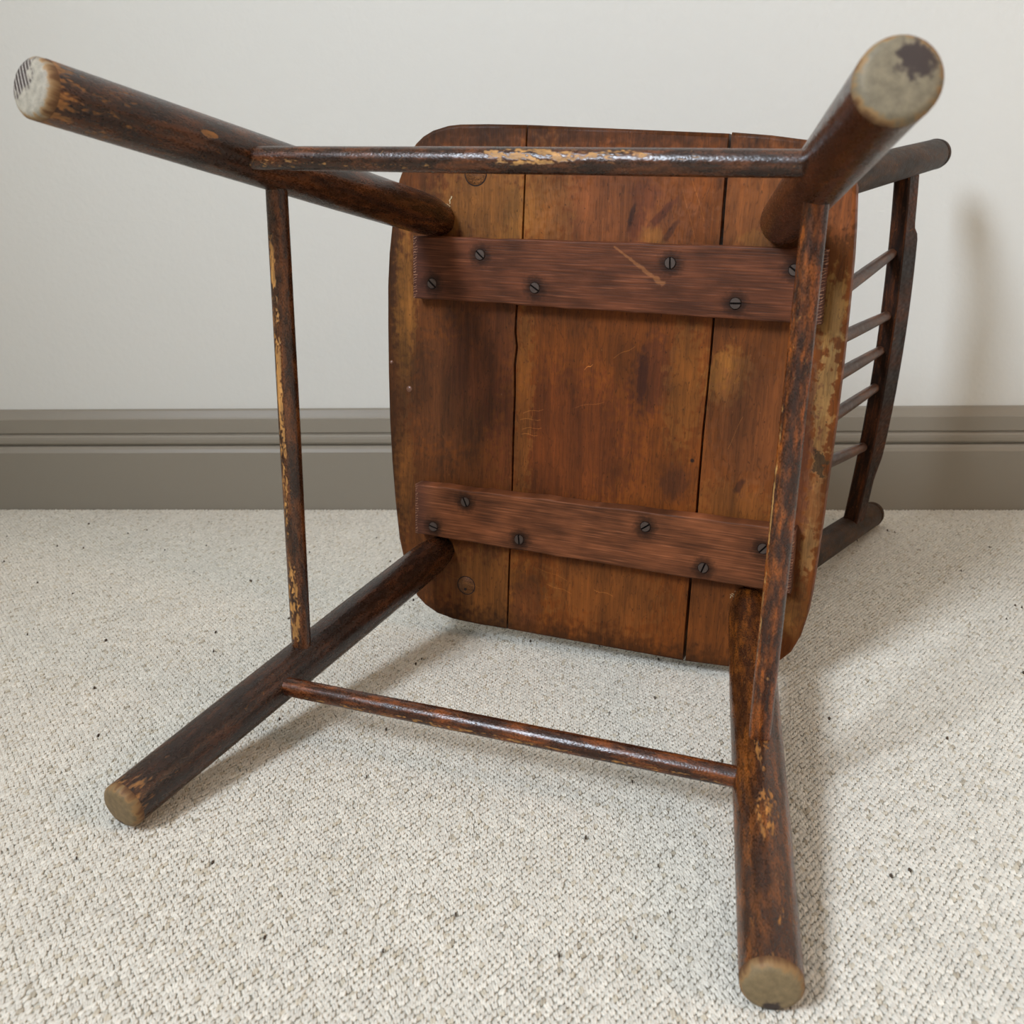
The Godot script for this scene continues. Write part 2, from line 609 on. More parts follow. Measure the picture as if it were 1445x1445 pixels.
# the three boards of the seat seen from below: grain along y, stains where the photograph shows them
func seat_material() -> StandardMaterial3D:
	var w := 1024
	var h := 1024
	var cloud := nz(31, 0.012, w, h, 1, 2, 4)
	var grain := nz(32, 0.07, w, h, 1, 22, 3)
	var fine := nz(33, 0.25, w, h, 1, 16, 2)
	var rough := nz(34, 0.05, w, h, 1, 1, 4)
	var pit := nz(35, 0.11, w, h, 1, 2, 2)
	var cross := nz(36, 0.06, w, h, 8, 1, 2)
	# [x, y, rx, ry, turn, colour, strength, raggedness]
	var gold := c8(176, 128, 62)
	var dark := c8(62, 32, 22)
	var red := c8(106, 54, 32)
	var orange := c8(168, 110, 48)
	var spots := [
		[0.150, 0.055, 0.010, 0.075, 0.0, orange, 0.75, 0.5], [0.152, -0.070, 0.010, 0.05, 0.0, orange, 0.35, 0.6],
		[0.080, 0.135, 0.050, 0.032, 0.0, orange, 0.6, 0.5], [0.062, 0.125, 0.010, 0.03, 0.0, orange, 0.5, 0.5],
		[0.110, 0.000, 0.045, 0.055, 0.3, c8(92, 54, 30), 0.65, 0.6], [0.085, 0.03, 0.03, 0.05, 0.0, red, 0.4, 0.5],
		[0.075, -0.155, 0.05, 0.035, 0.0, orange, 0.35, 0.6], [0.125, -0.15, 0.03, 0.02, 0.0, c8(120, 70, 30), 0.5, 0.5],
		[-0.0105, 0.132, 0.060, 0.035, 0.0, c8(160, 94, 58), 0.55, 0.5], [0.04, 0.13, 0.022, 0.05, 0.0, orange, 0.35, 0.6],
		[-0.026, 0.126, 0.006, 0.012, 0.2, red, 0.7, 0.4], [-0.022, 0.131, 0.002, 0.009, 0.25, dark, 0.75, 0.3],
		[-0.040, 0.130, 0.003, 0.020, 0.75, red, 0.8, 0.3], [-0.048, 0.1205, 0.0025, 0.012, 0.6, dark, 0.5, 0.3], [-0.03, 0.145, 0.012, 0.010, 0.5, red, 0.5, 0.4],
		[-0.037, 0.118, 0.010, 0.008, 0.4, orange, 0.6, 0.4],
		[-0.0437, 0.027, 0.016, 0.030, 0.1, c8(88, 44, 30), 0.5, 0.5], [-0.037, 0.022, 0.004, 0.020, 0.0, c8(72, 36, 28), 0.4, 0.5],
		[-0.066, 0.02, 0.014, 0.05, 0.0, orange, 0.4, 0.6], [-0.095, 0.030, 0.016, 0.022, 0.3, orange, 0.75, 0.5],
		[0.02, -0.03, 0.06, 0.06, 0.0, c8(112, 54, 26), 0.5, 0.6], [0.052, -0.01, 0.008, 0.09, 0.0, orange, 0.4, 0.7],
		[-0.02, -0.14, 0.05, 0.035, 0.0, c8(150, 92, 44), 0.4, 0.6], [0.045, -0.16, 0.015, 0.025, 0.0, c8(88, 46, 26), 0.5, 0.5],
		[-0.065, -0.048, 0.012, 0.014, 0.0, c8(84, 46, 30), 0.5, 0.4], [-0.11, -0.06, 0.03, 0.02, 0.0, orange, 0.3, 0.6],
		[-0.12, 0.0, 0.035, 0.05, 0.0, c8(136, 80, 46), 0.5, 0.5], [-0.105, 0.13, 0.025, 0.04, 0.0, c8(156, 92, 46), 0.55, 0.5],
		[-0.105, 0.118, 0.012, 0.008, 0.0, orange, 0.5, 0.5], [-0.11, -0.045, 0.003, 0.006, 0.4, dark, 0.6, 0.4],
		[-0.154, 0.095, 0.016, 0.045, 0.0, c8(120, 72, 34), 0.6, 0.5], [-0.158, 0.075, 0.008, 0.028, 0.0, c8(190, 152, 88), 0.6, 0.7],
		[-0.1575, 0.028, 0.0065, 0.028, 0.1, c8(196, 152, 92), 0.8, 0.9], [-0.1595, -0.004, 0.0060, 0.036, 0.0, c8(188, 142, 84), 0.75, 0.95],
		[-0.1595, -0.060, 0.007, 0.050, 0.0, c8(160, 106, 60), 0.7, 0.9], [-0.160, -0.083, 0.005, 0.02, 0.0, c8(188, 140, 82), 0.6, 0.8],
		[-0.147, -0.030, 0.010, 0.08, 0.0, c8(112, 60, 40), 0.6, 0.7],
		[-0.161, -0.0224, 0.004, 0.007, 0.0, c8(60, 46, 30), 0.7, 1.3],
		[-0.157, 0.14, 0.010, 0.02, 0.0, c8(176, 98, 48), 0.8, 0.9], [-0.158, -0.13, 0.01, 0.025, 0.0, c8(132, 82, 36), 0.6, 0.6],
		[-0.148, -0.14, 0.010, 0.02, 0.4, c8(158, 104, 48), 0.6, 0.6], [-0.0763, -0.0309, 0.0016, 0.0016, 0.0, c8(40, 22, 16), 0.9, 0.1],
	]
	# light scratches: from, to
	var marks := [
		[Vector2(0.036, -0.006), Vector2(0.052, -0.010)], [Vector2(0.038, -0.014), Vector2(0.054, -0.015)], [Vector2(0.037, -0.020), Vector2(0.052, -0.022)],
		[Vector2(0.040, -0.026), Vector2(0.053, -0.026)], [Vector2(0.044, -0.003), Vector2(0.046, -0.030)], [Vector2(-0.010, 0.004), Vector2(0.012, -0.002)],
		[Vector2(0.0, 0.03), Vector2(0.006, 0.026)], [Vector2(-0.03, 0.045), Vector2(-0.015, 0.036)], [Vector2(-0.055, 0.150), Vector2(-0.066, 0.118)],
		[Vector2(-0.06, 0.158), Vector2(-0.071, 0.13)], [Vector2(0.036, -0.130), Vector2(0.012, -0.136)], [Vector2(-0.01, -0.14), Vector2(-0.025, -0.142)],
		[Vector2(0.028, -0.142), Vector2(0.008, -0.146)], [Vector2(-0.10, -0.02), Vector2(-0.108, 0.004)], [Vector2(0.115, -0.148), Vector2(0.085, -0.155)]]
	var p1a := c8(120, 66, 27)
	var p2a := c8(137, 72, 23)
	var p3a := c8(134, 73, 28)
	var col := PackedByteArray()
	col.resize(w * h * 3)
	var hgt := PackedByteArray()
	hgt.resize(w * h)
	var rgh := PackedByteArray()
	rgh.resize(w * h)
	for y in h:
		var ly := SEAT_H * 0.5 - SEAT_H * (y + 0.5) / h
		var near := []
		for s in spots:
			var reach: float = maxf(s[2], s[3]) * 1.35
			if absf(ly - s[1]) < reach:
				near.append([s, reach, cos(s[4]), sin(s[4])])
		for x in w:
			var lx := SEAT_W * 0.5 - SEAT_W * (x + 0.5) / w
			var i := y * w + x
			var n0 := cloud[i] / 255.0
			var g := grain[i] / 255.0
			var f := fine[i] / 255.0
			var n := rough[i] / 255.0
			var c := p2a
			if lx > 0.059:
				c = p1a
			elif lx < -0.082:
				c = p3a
			var gr := g * 0.6 + f * 0.4
			var tone := 0.62 + 0.33 * n0 + 0.30 * (gr - 0.5)
			for q in near:
				var s: Array = q[0]
				var ax: float = lx - s[0]
				if absf(ax) > q[1]:
					continue
				var ay: float = ly - s[1]
				var rx: float = (ax * q[2] + ay * q[3]) / s[2]
				var ry: float = (ay * q[2] - ax * q[3]) / s[3]
				var d := sqrt(rx * rx + ry * ry)
				var k: float = d + s[7] * (n - 0.5) * 1.9
				if k < 1.15:
					c = c.lerp(s[5], s[6] * (1.0 - ss(0.45 + 0.3 * s[7], 1.15, k)))
			# handled, darkened rim
			var rim: float = 1.0 - maxf(ss(0.146, 0.164, lx + 0.014 * (n - 0.5)), ss(0.166, 0.186, absf(ly) + 0.02 * (n - 0.5))) * 0.32
			c = c * (tone * rim)
			# growth rings: thin darker lines along the grain
			var ring := absf(fmod(lx * 260.0 + 3.2 * (n0 - 0.5) + 1.5 * (g - 0.5) + 400.0, 1.0) - 0.5)
			c = c * (1.0 - 0.2 * (1.0 - ss(0.0, 0.13, ring)) * f * 1.6)
			var pv := pit[i]
			if pv < 34 and n > 0.45:
				c = c * 0.7
			elif pv > 232 and n > 0.5:
				c = c.lerp(c8(190, 140, 90), 0.25)
			col[i * 3] = int(clampf(c.r, 0.0, 1.0) * 255.0)
			col[i * 3 + 1] = int(clampf(c.g, 0.0, 1.0) * 255.0)
			col[i * 3 + 2] = int(clampf(c.b, 0.0, 1.0) * 255.0)
			hgt[i] = int(clampf(0.5 + 0.3 * (f - 0.5) + 0.3 * (n - 0.5) + 0.14 * (cross[i] / 255.0 - 0.5), 0.0, 1.0) * 255.0)
			rgh[i] = int(clampf(0.42 + 0.2 * n, 0.0, 1.0) * 255.0)
	for m in marks:
		for k in 120:
			var p: Vector2 = m[0].lerp(m[1], k / 119.0)
			var u := seat_uv(p)
			var i := int(u.y * h + 1.5 * sin(k * 0.06)) * w + int(u.x * w)
			for ch in 3:
				col[i * 3 + ch] = mini(255, col[i * 3 + ch] + [18, 13, 7][ch])
	var mat := StandardMaterial3D.new()
	mat.albedo_texture = tex(col, w, h)
	mat.roughness_texture = tex(rgh, w, h, Image.FORMAT_L8)
	mat.roughness_texture_channel = BaseMaterial3D.TEXTURE_CHANNEL_RED
	mat.normal_enabled = true
	mat.normal_texture = bump(hgt, w, h, 3.0)
	mat.normal_scale = 0.4
	mat.metallic_specular = 0.3
	return mat


const BAT_L := 0.30
const BAT_H := 0.055


# sawn softwood batten, grain along its length; screws: local spots that the iron has stained
func batten_material(seed_: int, mid_y: float, screws: Array, base: Color) -> StandardMaterial3D:
	var w := 1024
	var h := 192
	var cloud := nz(seed_, 0.012, w, h, 2, 1, 3)
	var grain := nz(seed_ + 1, 0.2, w, h, 40, 1, 3)
	var fine := nz(seed_ + 2, 0.42, w, h, 30, 1, 2)
	var rough := nz(seed_ + 3, 0.06, w, h, 1, 1, 4)
	var col := PackedByteArray()
	col.resize(w * h * 3)
	var hgt := PackedByteArray()
	hgt.resize(w * h)
	for y in h:
		for x in w:
			var i := y * w + x
			var n := rough[i] / 255.0
			var g := grain[i] / 255.0 * 0.6 + fine[i] / 255.0 * 0.4
			var c := base * (0.66 + 0.4 * cloud[i] / 255.0 + 0.6 * (g - 0.5))
			if g > 0.66:
				c = c.lerp(c8(176, 116, 84), (g - 0.66) * 1.8)
			var lx := BAT_L * (0.5 - (x + 0.5) / w) - 0.008
			var ly := BAT_H * (0.5 - (y + 0.5) / h) + mid_y
			for s in screws:
				var d := Vector2(lx - s.x, (ly - s.y)).length()
				if d < 0.014:
					c = c * (1.0 - 0.5 * (1.0 - ss(0.003, 0.008 + 0.006 * n, d)))
			if mid_y > 0.0:
				# a scrape down to pale wood
				var q := Geometry2D.get_closest_point_to_segment(Vector2(lx, ly), Vector2(-0.0150, 0.1115), Vector2(-0.0495, 0.0890))
				var wide := 0.0009 + 0.05 * maxf(0.0, -0.020 - lx)
				var away := Vector2(lx, ly).distance_to(q)
				if away < wide * 1.6 + 0.0012:
					c = c.lerp(c8(176, 118, 70), 0.45 * (1.0 - ss(0.4, 1.0, away / wide + 0.9 * (n - 0.5))))
			# sooty ends with the saw's marks
			var e := minf(lx + 0.152, 0.1365 - lx)
			if e < 0.02:
				c = c.lerp(c8(52, 34, 34), (1.0 - ss(0.0, 0.02, e)) * 0.5)
			if e < 0.003 + 0.003 * (n - 0.5) and (int(ly * 2000.0 + lx * 700.0 + n * 4.0) & 3) == 0:
				c = c.lerp(c8(190, 146, 112), 0.6)
			col[i * 3] = int(clampf(c.r, 0.0, 1.0) * 255.0)
			col[i * 3 + 1] = int(clampf(c.g, 0.0, 1.0) * 255.0)
			col[i * 3 + 2] = int(clampf(c.b, 0.0, 1.0) * 255.0)
			hgt[i] = int(clampf(0.5 + 0.6 * (g - 0.5) + 0.2 * (n - 0.5), 0.0, 1.0) * 255.0)
	var mat := StandardMaterial3D.new()
	mat.albedo_texture = tex(col, w, h)
	mat.roughness = 0.5
	mat.normal_enabled = true
	mat.normal_texture = bump(hgt, w, h, 3.0)
	mat.normal_scale = 0.5
	mat.metallic_specular = 0.25
	return mat


# worn foot: pale end grain with a dirty patch
func tip_material(seed_: int, patch: Vector2, size: float, lines: bool, pale: Color) -> StandardMaterial3D:
	var w := 256
	var n1 := nz(seed_, 0.02, w, w, 1, 1, 4)
	var n2 := nz(seed_ + 1, 0.14, w, w, 1, 1, 3)
	var col := PackedByteArray()
	col.resize(w * w * 3)
	for y in w:
		for x in w:
			var i := y * w + x
			var p := Vector2(x + 0.5, y + 0.5) / w - Vector2(0.5, 0.5)
			var r := p.length() * 2.0
			var a := n1[i] / 255.0
			var b := n2[i] / 255.0
			var c := pale * (0.84 + 0.2 * a + 0.14 * (b - 0.4))
			c = c.lerp(c8(140, 106, 66), ss(0.84, 0.95, r + 0.2 * (a - 0.5)) * 0.8)
			c = c.lerp(c8(78, 48, 26), ss(0.93, 1.0, r + 0.1 * (a - 0.5)) * 0.8)
			var d := (p - patch).length() / size + 0.7 * (a - 0.5)
			var k := 1.0 - ss(0.65, 1.1, d)
			if k > 0.0:
				var dk := c8(58, 48, 44)
				if lines and (int((p.x * 0.8 + p.y * 0.6 + 2.0) * 64.0) % 5) == 0:
					dk = c8(196, 188, 176)
				c = c.lerp(dk, k * 0.95)
			col[i * 3] = int(clampf(c.r, 0.0, 1.0) * 255.0)
			col[i * 3 + 1] = int(clampf(c.g, 0.0, 1.0) * 255.0)
			col[i * 3 + 2] = int(clampf(c.b, 0.0, 1.0) * 255.0)
	var m := StandardMaterial3D.new()
	m.albedo_texture = tex(col, w, w)
	m.roughness = 0.6
	m.metallic_specular = 0.4
	return m


# ---------------------------------------------------------------- the chair: shapes
func screw_mesh(c: Vector3, ang: float, iron: Material, grime: Material) -> ArrayMesh:
	# a countersunk head parted by its slot, over a dark bed
	var st := new_st()
	var r := 0.0036
	var half := 0.00062
	var z1 := -0.0009
	var z0 := -0.00006
	var ca := cos(ang)
	var sa := sin(ang)
	var turn := func(x: float, y: float, z: float) -> Vector3: return c + Vector3(ca * x - sa * y, sa * x + ca * y, z)
	var n := 20
	for side in [-1.0, 1.0]:
		var a0 := asin(half / r)
		var pts := []
		for k in n + 1:
			var th := a0 + (PI - 2.0 * a0) * k / n
			pts.append(Vector2(cos(th) * r, side * sin(th) * r))
		for k in n:
			var p: Vector2 = pts[k]
			var q: Vector2 = pts[k + 1]
			var m := Vector2(0, side * half)
			tri(st, [turn.call(m.x, m.y, z1 - 0.0001), turn.call(p.x * 0.93, p.y * 0.93 + 0.07 * m.y, z1), turn.call(q.x * 0.93, q.y * 0.93 + 0.07 * m.y, z1)], [Vector2.ZERO, Vector2.ZERO, Vector2.ZERO], Vector3(0, 0, -1))
			quad(st, turn.call(p.x * 0.93, p.y * 0.93 + 0.07 * m.y, z1), turn.call(q.x * 0.93, q.y * 0.93 + 0.07 * m.y, z1), turn.call(q.x, q.y, z0), turn.call(p.x, p.y, z0), turn.call(p.x + q.x, p.y + q.y, -0.001) - c)
		quad(st, turn.call(-r * 0.92, side * half, z1), turn.call(r * 0.92, side * half, z1), turn.call(r * 0.92, side * half, z0), turn.call(-r * 0.92, side * half, z0), turn.call(0, -side, 0) - c)
	var am := done(st)
	am.surface_set_material(0, iron)
	st = new_st()
	for k in 28:
		var p0 := Vector2.from_angle(TAU * k / 28.0) * r * 1.1
		var p1 := Vector2.from_angle(TAU * (k + 1) / 28.0) * r * 1.1
		tri(st, [c + Vector3(0, 0, z0), c + Vector3(p0.x, p0.y, z0), c + Vector3(p1.x, p1.y, z0)], [Vector2.ZERO, Vector2.ZERO, Vector2.ZERO], Vector3(0, 0, -1))
	st.generate_normals()
	st.commit(am)
	am.surface_set_material(1, grime)
	return am


func build_chair() -> void:
	chair = Node3D.new()
	chair.name = "chair"
	add_child(chair)
	chair.set_meta("label", "old dark-varnished wooden chair with round legs, tipped over on its side on the cream carpet")
	chair.set_meta("category", "chair")
	var basis := Basis(Vector3(-0.9208379, 0.0436098, -0.3874994), Vector3(0.0370802, 0.9990164, 0.0243150), Vector3(0.3881786, 0.0080217, -0.9215492)).orthonormalized()
	var seat_at := Vector3(0.0573424, 0.1967951, -0.6955879)
	chair.transform = Transform3D(basis, Vector3(seat_at.x, 0, seat_at.z))
	off = basis.transposed() * Vector3(0, seat_at.y, 0)

	build_seat()
	build_battens()
	build_legs()
	build_back()


func build_seat() -> void:
	var mat := seat_material()
	var left := PackedVector2Array([Vector2(0.0606, -0.1868), Vector2(0.086, -0.1877), Vector2(0.108, -0.1874), Vector2(0.1231, -0.1849), Vector2(0.1344, -0.1794), Vector2(0.142, -0.1727), Vector2(0.1495, -0.159),
		Vector2(0.1545, -0.1398), Vector2(0.1578, -0.1258), Vector2(0.1612, -0.0949), Vector2(0.1638, -0.061), Vector2(0.1654, -0.0277), Vector2(0.166, 0.0095), Vector2(0.166, 0.0455),
		Vector2(0.1656, 0.0765), Vector2(0.1641, 0.0991), Vector2(0.1616, 0.1185), Vector2(0.1586, 0.1370), Vector2(0.1550, 0.1519), Vector2(0.1482, 0.1670), Vector2(0.1412, 0.1764), Vector2(0.1352, 0.1814), Vector2(0.1274, 0.1853),
		Vector2(0.1158, 0.1883), Vector2(0.1063, 0.1892), Vector2(0.085, 0.1893), Vector2(0.0555, 0.1886)])
	var right := PackedVector2Array([Vector2(-0.0834, 0.1836), Vector2(-0.1089, 0.1819), Vector2(-0.1301, 0.1793), Vector2(-0.146, 0.1735), Vector2(-0.157, 0.1645), Vector2(-0.1627, 0.1527), Vector2(-0.1649, 0.1286), Vector2(-0.1661, 0.1103),
		Vector2(-0.1669, 0.0848), Vector2(-0.1676, 0.0552), Vector2(-0.168, 0.03), Vector2(-0.1681, 0.0027), Vector2(-0.1678, -0.0226), Vector2(-0.1676, -0.0612), Vector2(-0.1671, -0.0950), Vector2(-0.1664, -0.1207), Vector2(-0.1655, -0.1331),
		Vector2(-0.1629, -0.148), Vector2(-0.1575, -0.1618), Vector2(-0.1511, -0.1695), Vector2(-0.140, -0.1763), Vector2(-0.1142, -0.1824), Vector2(-0.0824, -0.1848)])
	# the two open joints, from the top of the picture down
	var j1 := [Vector2(0.0552, 0.1887), Vector2(0.0557, 0.157), Vector2(0.0559, 0.138), Vector2(0.0562, 0.115), Vector2(0.0592, 0.070), Vector2(0.0598, 0.0485), Vector2(0.0583, 0.0382), Vector2(0.0596, 0.0246), Vector2(0.0590, 0.0037),
		Vector2(0.0593, -0.0323), Vector2(0.0591, -0.069), Vector2(0.0597, -0.1198), Vector2(0.0600, -0.1481), Vector2(0.0603, -0.1868)]
	var j2 := [Vector2(-0.0830, 0.1830), Vector2(-0.0829, 0.159), Vector2(-0.0829, 0.1416), Vector2(-0.0833, 0.114), Vector2(-0.0827, 0.0675), Vector2(-0.0828, 0.0421), Vector2(-0.0825, 0.013), Vector2(-0.0821, -0.0115),
		Vector2(-0.0822, -0.047), Vector2(-0.0824, -0.0682), Vector2(-0.0822, -0.1207), Vector2(-0.0821, -0.1524), Vector2(-0.0824, -0.1845)]
	var g1 := [0.0005, 0.0004, 0.0004, 0.0005, 0.0006, 0.0006, 0.0006, 0.0007, 0.0006, 0.0006, 0.0005, 0.0005, 0.0005, 0.0005]
	var g2 := [0.0009, 0.0008, 0.0008, 0.0009, 0.0006, 0.0005, 0.0005, 0.0006, 0.0006, 0.0007, 0.0008, 0.0009, 0.0010]
	var polys := []
	# left board: rim, then down the joint
	var a := left.duplicate()
	a.remove_at(0)
	a.remove_at(a.size() - 1)
	var da := PackedFloat32Array()
	for i in a.size():
		da.append(0.0026)
	for i in j1.size():
		a.append(j1[i] + Vector2(g1[i], 0))
		da.append(0.0003)
	da[da.size() - 1] = 0.0026
	polys.append([a, da])
	# middle board
	var b := PackedVector2Array()
	var db := PackedFloat32Array()
	for i in range(j1.size() - 1, -1, -1):
		b.append(j1[i] - Vector2(g1[i], 0))
		db.append(0.0003)
	db[db.size() - 1] = 0.0026
	for i in j2.size():
		b.append(j2[i] + Vector2(g2[i], 0))
		db.append(0.0003)
	db[db.size() - 1] = 0.0026
	polys.append([b, db])
	# right board
	var c := PackedVector2Array()
	var dc := PackedFloat32Array()
	for i in range(j2.size() - 1, -1, -1):
		c.append(j2[i] - Vector2(g2[i], 0) + (Vector2(0, 0.0008) if i == 0 else Vector2.ZERO))
		dc.append(0.0003)
	dc[dc.size() - 1] = 0.0026
	for i in range(1, right.size() - 1):
		c.append(right[i])
		dc.append(0.0026)
	polys.append([c, dc])
	var boards := []
	var says := ["", "middle board with a dark knot scar above the upper batten", "board with a worn golden patch along its edge"]
	for k in 3:
		boards.append(put("seat_board", board(polys[k][0], polys[k][1], 0.0, 0.021, 0.0026, seat_uv), mat, chair, says[k]))
	# two round plugs let into the left board, proud by a hair inside a dark ring
	for q in [[Vector2(0.0931, 0.1568), 0.0080, 41], [Vector2(0.0966, -0.1552), 0.0072, 42]]:
		var p: Vector2 = q[0]
		var r: float = q[1]
		var pm := varnish(q[2], 64, 64, c8(96, 60, 32), c8(112, 72, 38), c8(130, 86, 46), 0.0, [], 0.0, 0.2)
		pm.uv1_scale = Vector3(1, 1, 1)
		var pl := turned(at(p.x, p.y, 0.004), at(p.x, p.y, -0.0004), [Vector2(0.0, r), Vector2(0.0040, r), Vector2(0.0044, r - 0.0004), Vector2(0.0044, 0.0001)], Vector3(0, -1, 0), 40, 0.004, true)
		var plug := put("wooden_plug", pl, pm, boards[0])
		var ring := turned(at(p.x, p.y, 0.004), at(p.x, p.y, -0.0004), [Vector2(0.0, r + 0.0007), Vector2(0.00408, r + 0.0007), Vector2(0.00408, r)], Vector3(0, -1, 0), 40)
		put("plug_gap", ring, paint(c8(24, 14, 10), 0.9), boards[0])
		plug.set_meta("label", "round wooden plug")
	put("peg_hole", turned(at(0.0971, -0.1584, 0.0), at(0.0971, -0.1584, -0.0006), [Vector2(0.0, 0.0013), Vector2(0.0006, 0.0011), Vector2(0.0006, 0.0001)], Vector3(0, -1, 0), 16), paint(c8(30, 18, 12), 0.8), boards[0])
	var nail := paint(c8(104, 66, 46), 0.35, 0.6)
	for q in [[0.1469, -0.0013, 0.0026], [0.1622, 0.0181, 0.0016]]:
		put("nail_head", turned(at(q[0], q[1], 0.001), at(q[0], q[1], -0.0012), [Vector2(0.0, q[2]), Vector2(0.0011, q[2]), Vector2(0.0017, q[2] * 0.8), Vector2(0.0020, q[2] * 0.45), Vector2(0.0021, 0.0001)], Vector3(0, -1, 0), 20), nail, boards[0])
	# glue and fluff left at the joints of two legs
	var fluff := paint(c8(188, 164, 126), 0.9)
	for q in [[0.1135, 0.1350, 0.0105, -0.4], [-0.1085, -0.1240, 0.006, 1.2]]:
		var st := new_st()
		for k in 7:
			var th: float = q[3] + k * 0.22
			var pc := at(q[0] + 0.006 * (cos(th) - 1.0) + rng.randf() * 0.001, q[1] + q[2] * (k / 6.0 - 0.5), -0.0006)
			var e := Vector3(rng.randfn(0, 0.0008), 0.0009, 0)
			var f := Vector3(0.0002 + rng.randf() * 0.0003, 0, 0)
			quad(st, pc - e - f, pc - e + f, pc + e + f, pc + e - f, Vector3(0, 0, -1))
			quad(st, pc - e - f, pc + e - f, pc + e - f + Vector3(0, 0, 0.0006), pc - e - f + Vector3(0, 0, 0.0006), Vector3(-1, 0, 0))
			quad(st, pc - e + f, pc + e + f, pc + e + f + Vector3(0, 0, 0.0006), pc - e + f + Vector3(0, 0, 0.0006), Vector3(1, 0, 0))
		put("glue_remnant", done(st), fluff, boards[0] if q[0] > 0 else boards[2])


func build_battens() -> void:
	var iron := paint(c8(72, 60, 53), 0.55, 0.4)
	iron.metallic = 0.2
	var grime := paint(c8(20, 14, 11), 0.8, 0.2)
	var upper := [Vector2(0.0831, 0.1022), Vector2(0.1209, 0.0804), Vector2(-0.0536, 0.1027), Vector2(0.041, 0.0817), Vector2(-0.0983, 0.0794), Vector2(-0.133, 0.1020)]
	var lower := [Vector2(0.0924, -0.0814), Vector2(0.1197, -0.1055), Vector2(0.0472, -0.1047), Vector2(-0.0493, -0.080), Vector2(-0.0928, -0.1039), Vector2(-0.1323, -0.0833)]
	var slots := [[0.72, 0.72, 1.5, 0.55, -0.05, 0.6], [1.15, 0.25, 1.45, -0.65, -1.25, -0.9]]
	var quads := [
		PackedVector2Array([Vector2(0.1368, 0.0692), Vector2(0.1366, 0.1131), Vector2(-0.1516, 0.1152), Vector2(-0.1528, 0.0694)]),
		PackedVector2Array([Vector2(0.1360, -0.1133), Vector2(0.1358, -0.0730), Vector2(-0.1520, -0.0668), Vector2(-0.1537, -0.1128)])]
	var says := ["upper reddish-brown batten with a pale scrape near its middle", "lower batten of open-grained softwood"]
	for k in 2:
		var spots: Array = upper if k == 0 else lower
		var mid := 0.092 if k == 0 else -0.091
		var mat := batten_material(61 + 10 * k, mid, spots, c8(104, 60, 39) if k == 0 else c8(120, 71, 44))
		var uv := func(p: Vector2) -> Vector2: return Vector2(0.5 - (p.x + 0.008) / BAT_L, 0.5 - (p.y - mid) / BAT_H)
		# break the long edges up a little, as sawn edges are
		var poly := PackedVector2Array()
		var qd: PackedVector2Array = quads[k]
		for e in 4:
			var steps := 24 if e % 2 == 1 else 1
			for s in steps:
				var p := qd[e].lerp(qd[(e + 1) % 4], float(s) / steps)
				if s > 0:
					p.y += rng.randfn(0.0, 0.00025)
				poly.append(p)
		var dist := PackedFloat32Array()
		for i in poly.size():
			dist.append(0.0011)
		var bt := put("batten", board(poly, dist, -0.0125, 0.0005, 0.0011, uv), mat, chair, says[k])
		for i in spots.size():
			put("screw", screw_mesh(at(spots[i].x, spots[i].y, -0.0125), slots[k][i], iron, grime), null, bt)


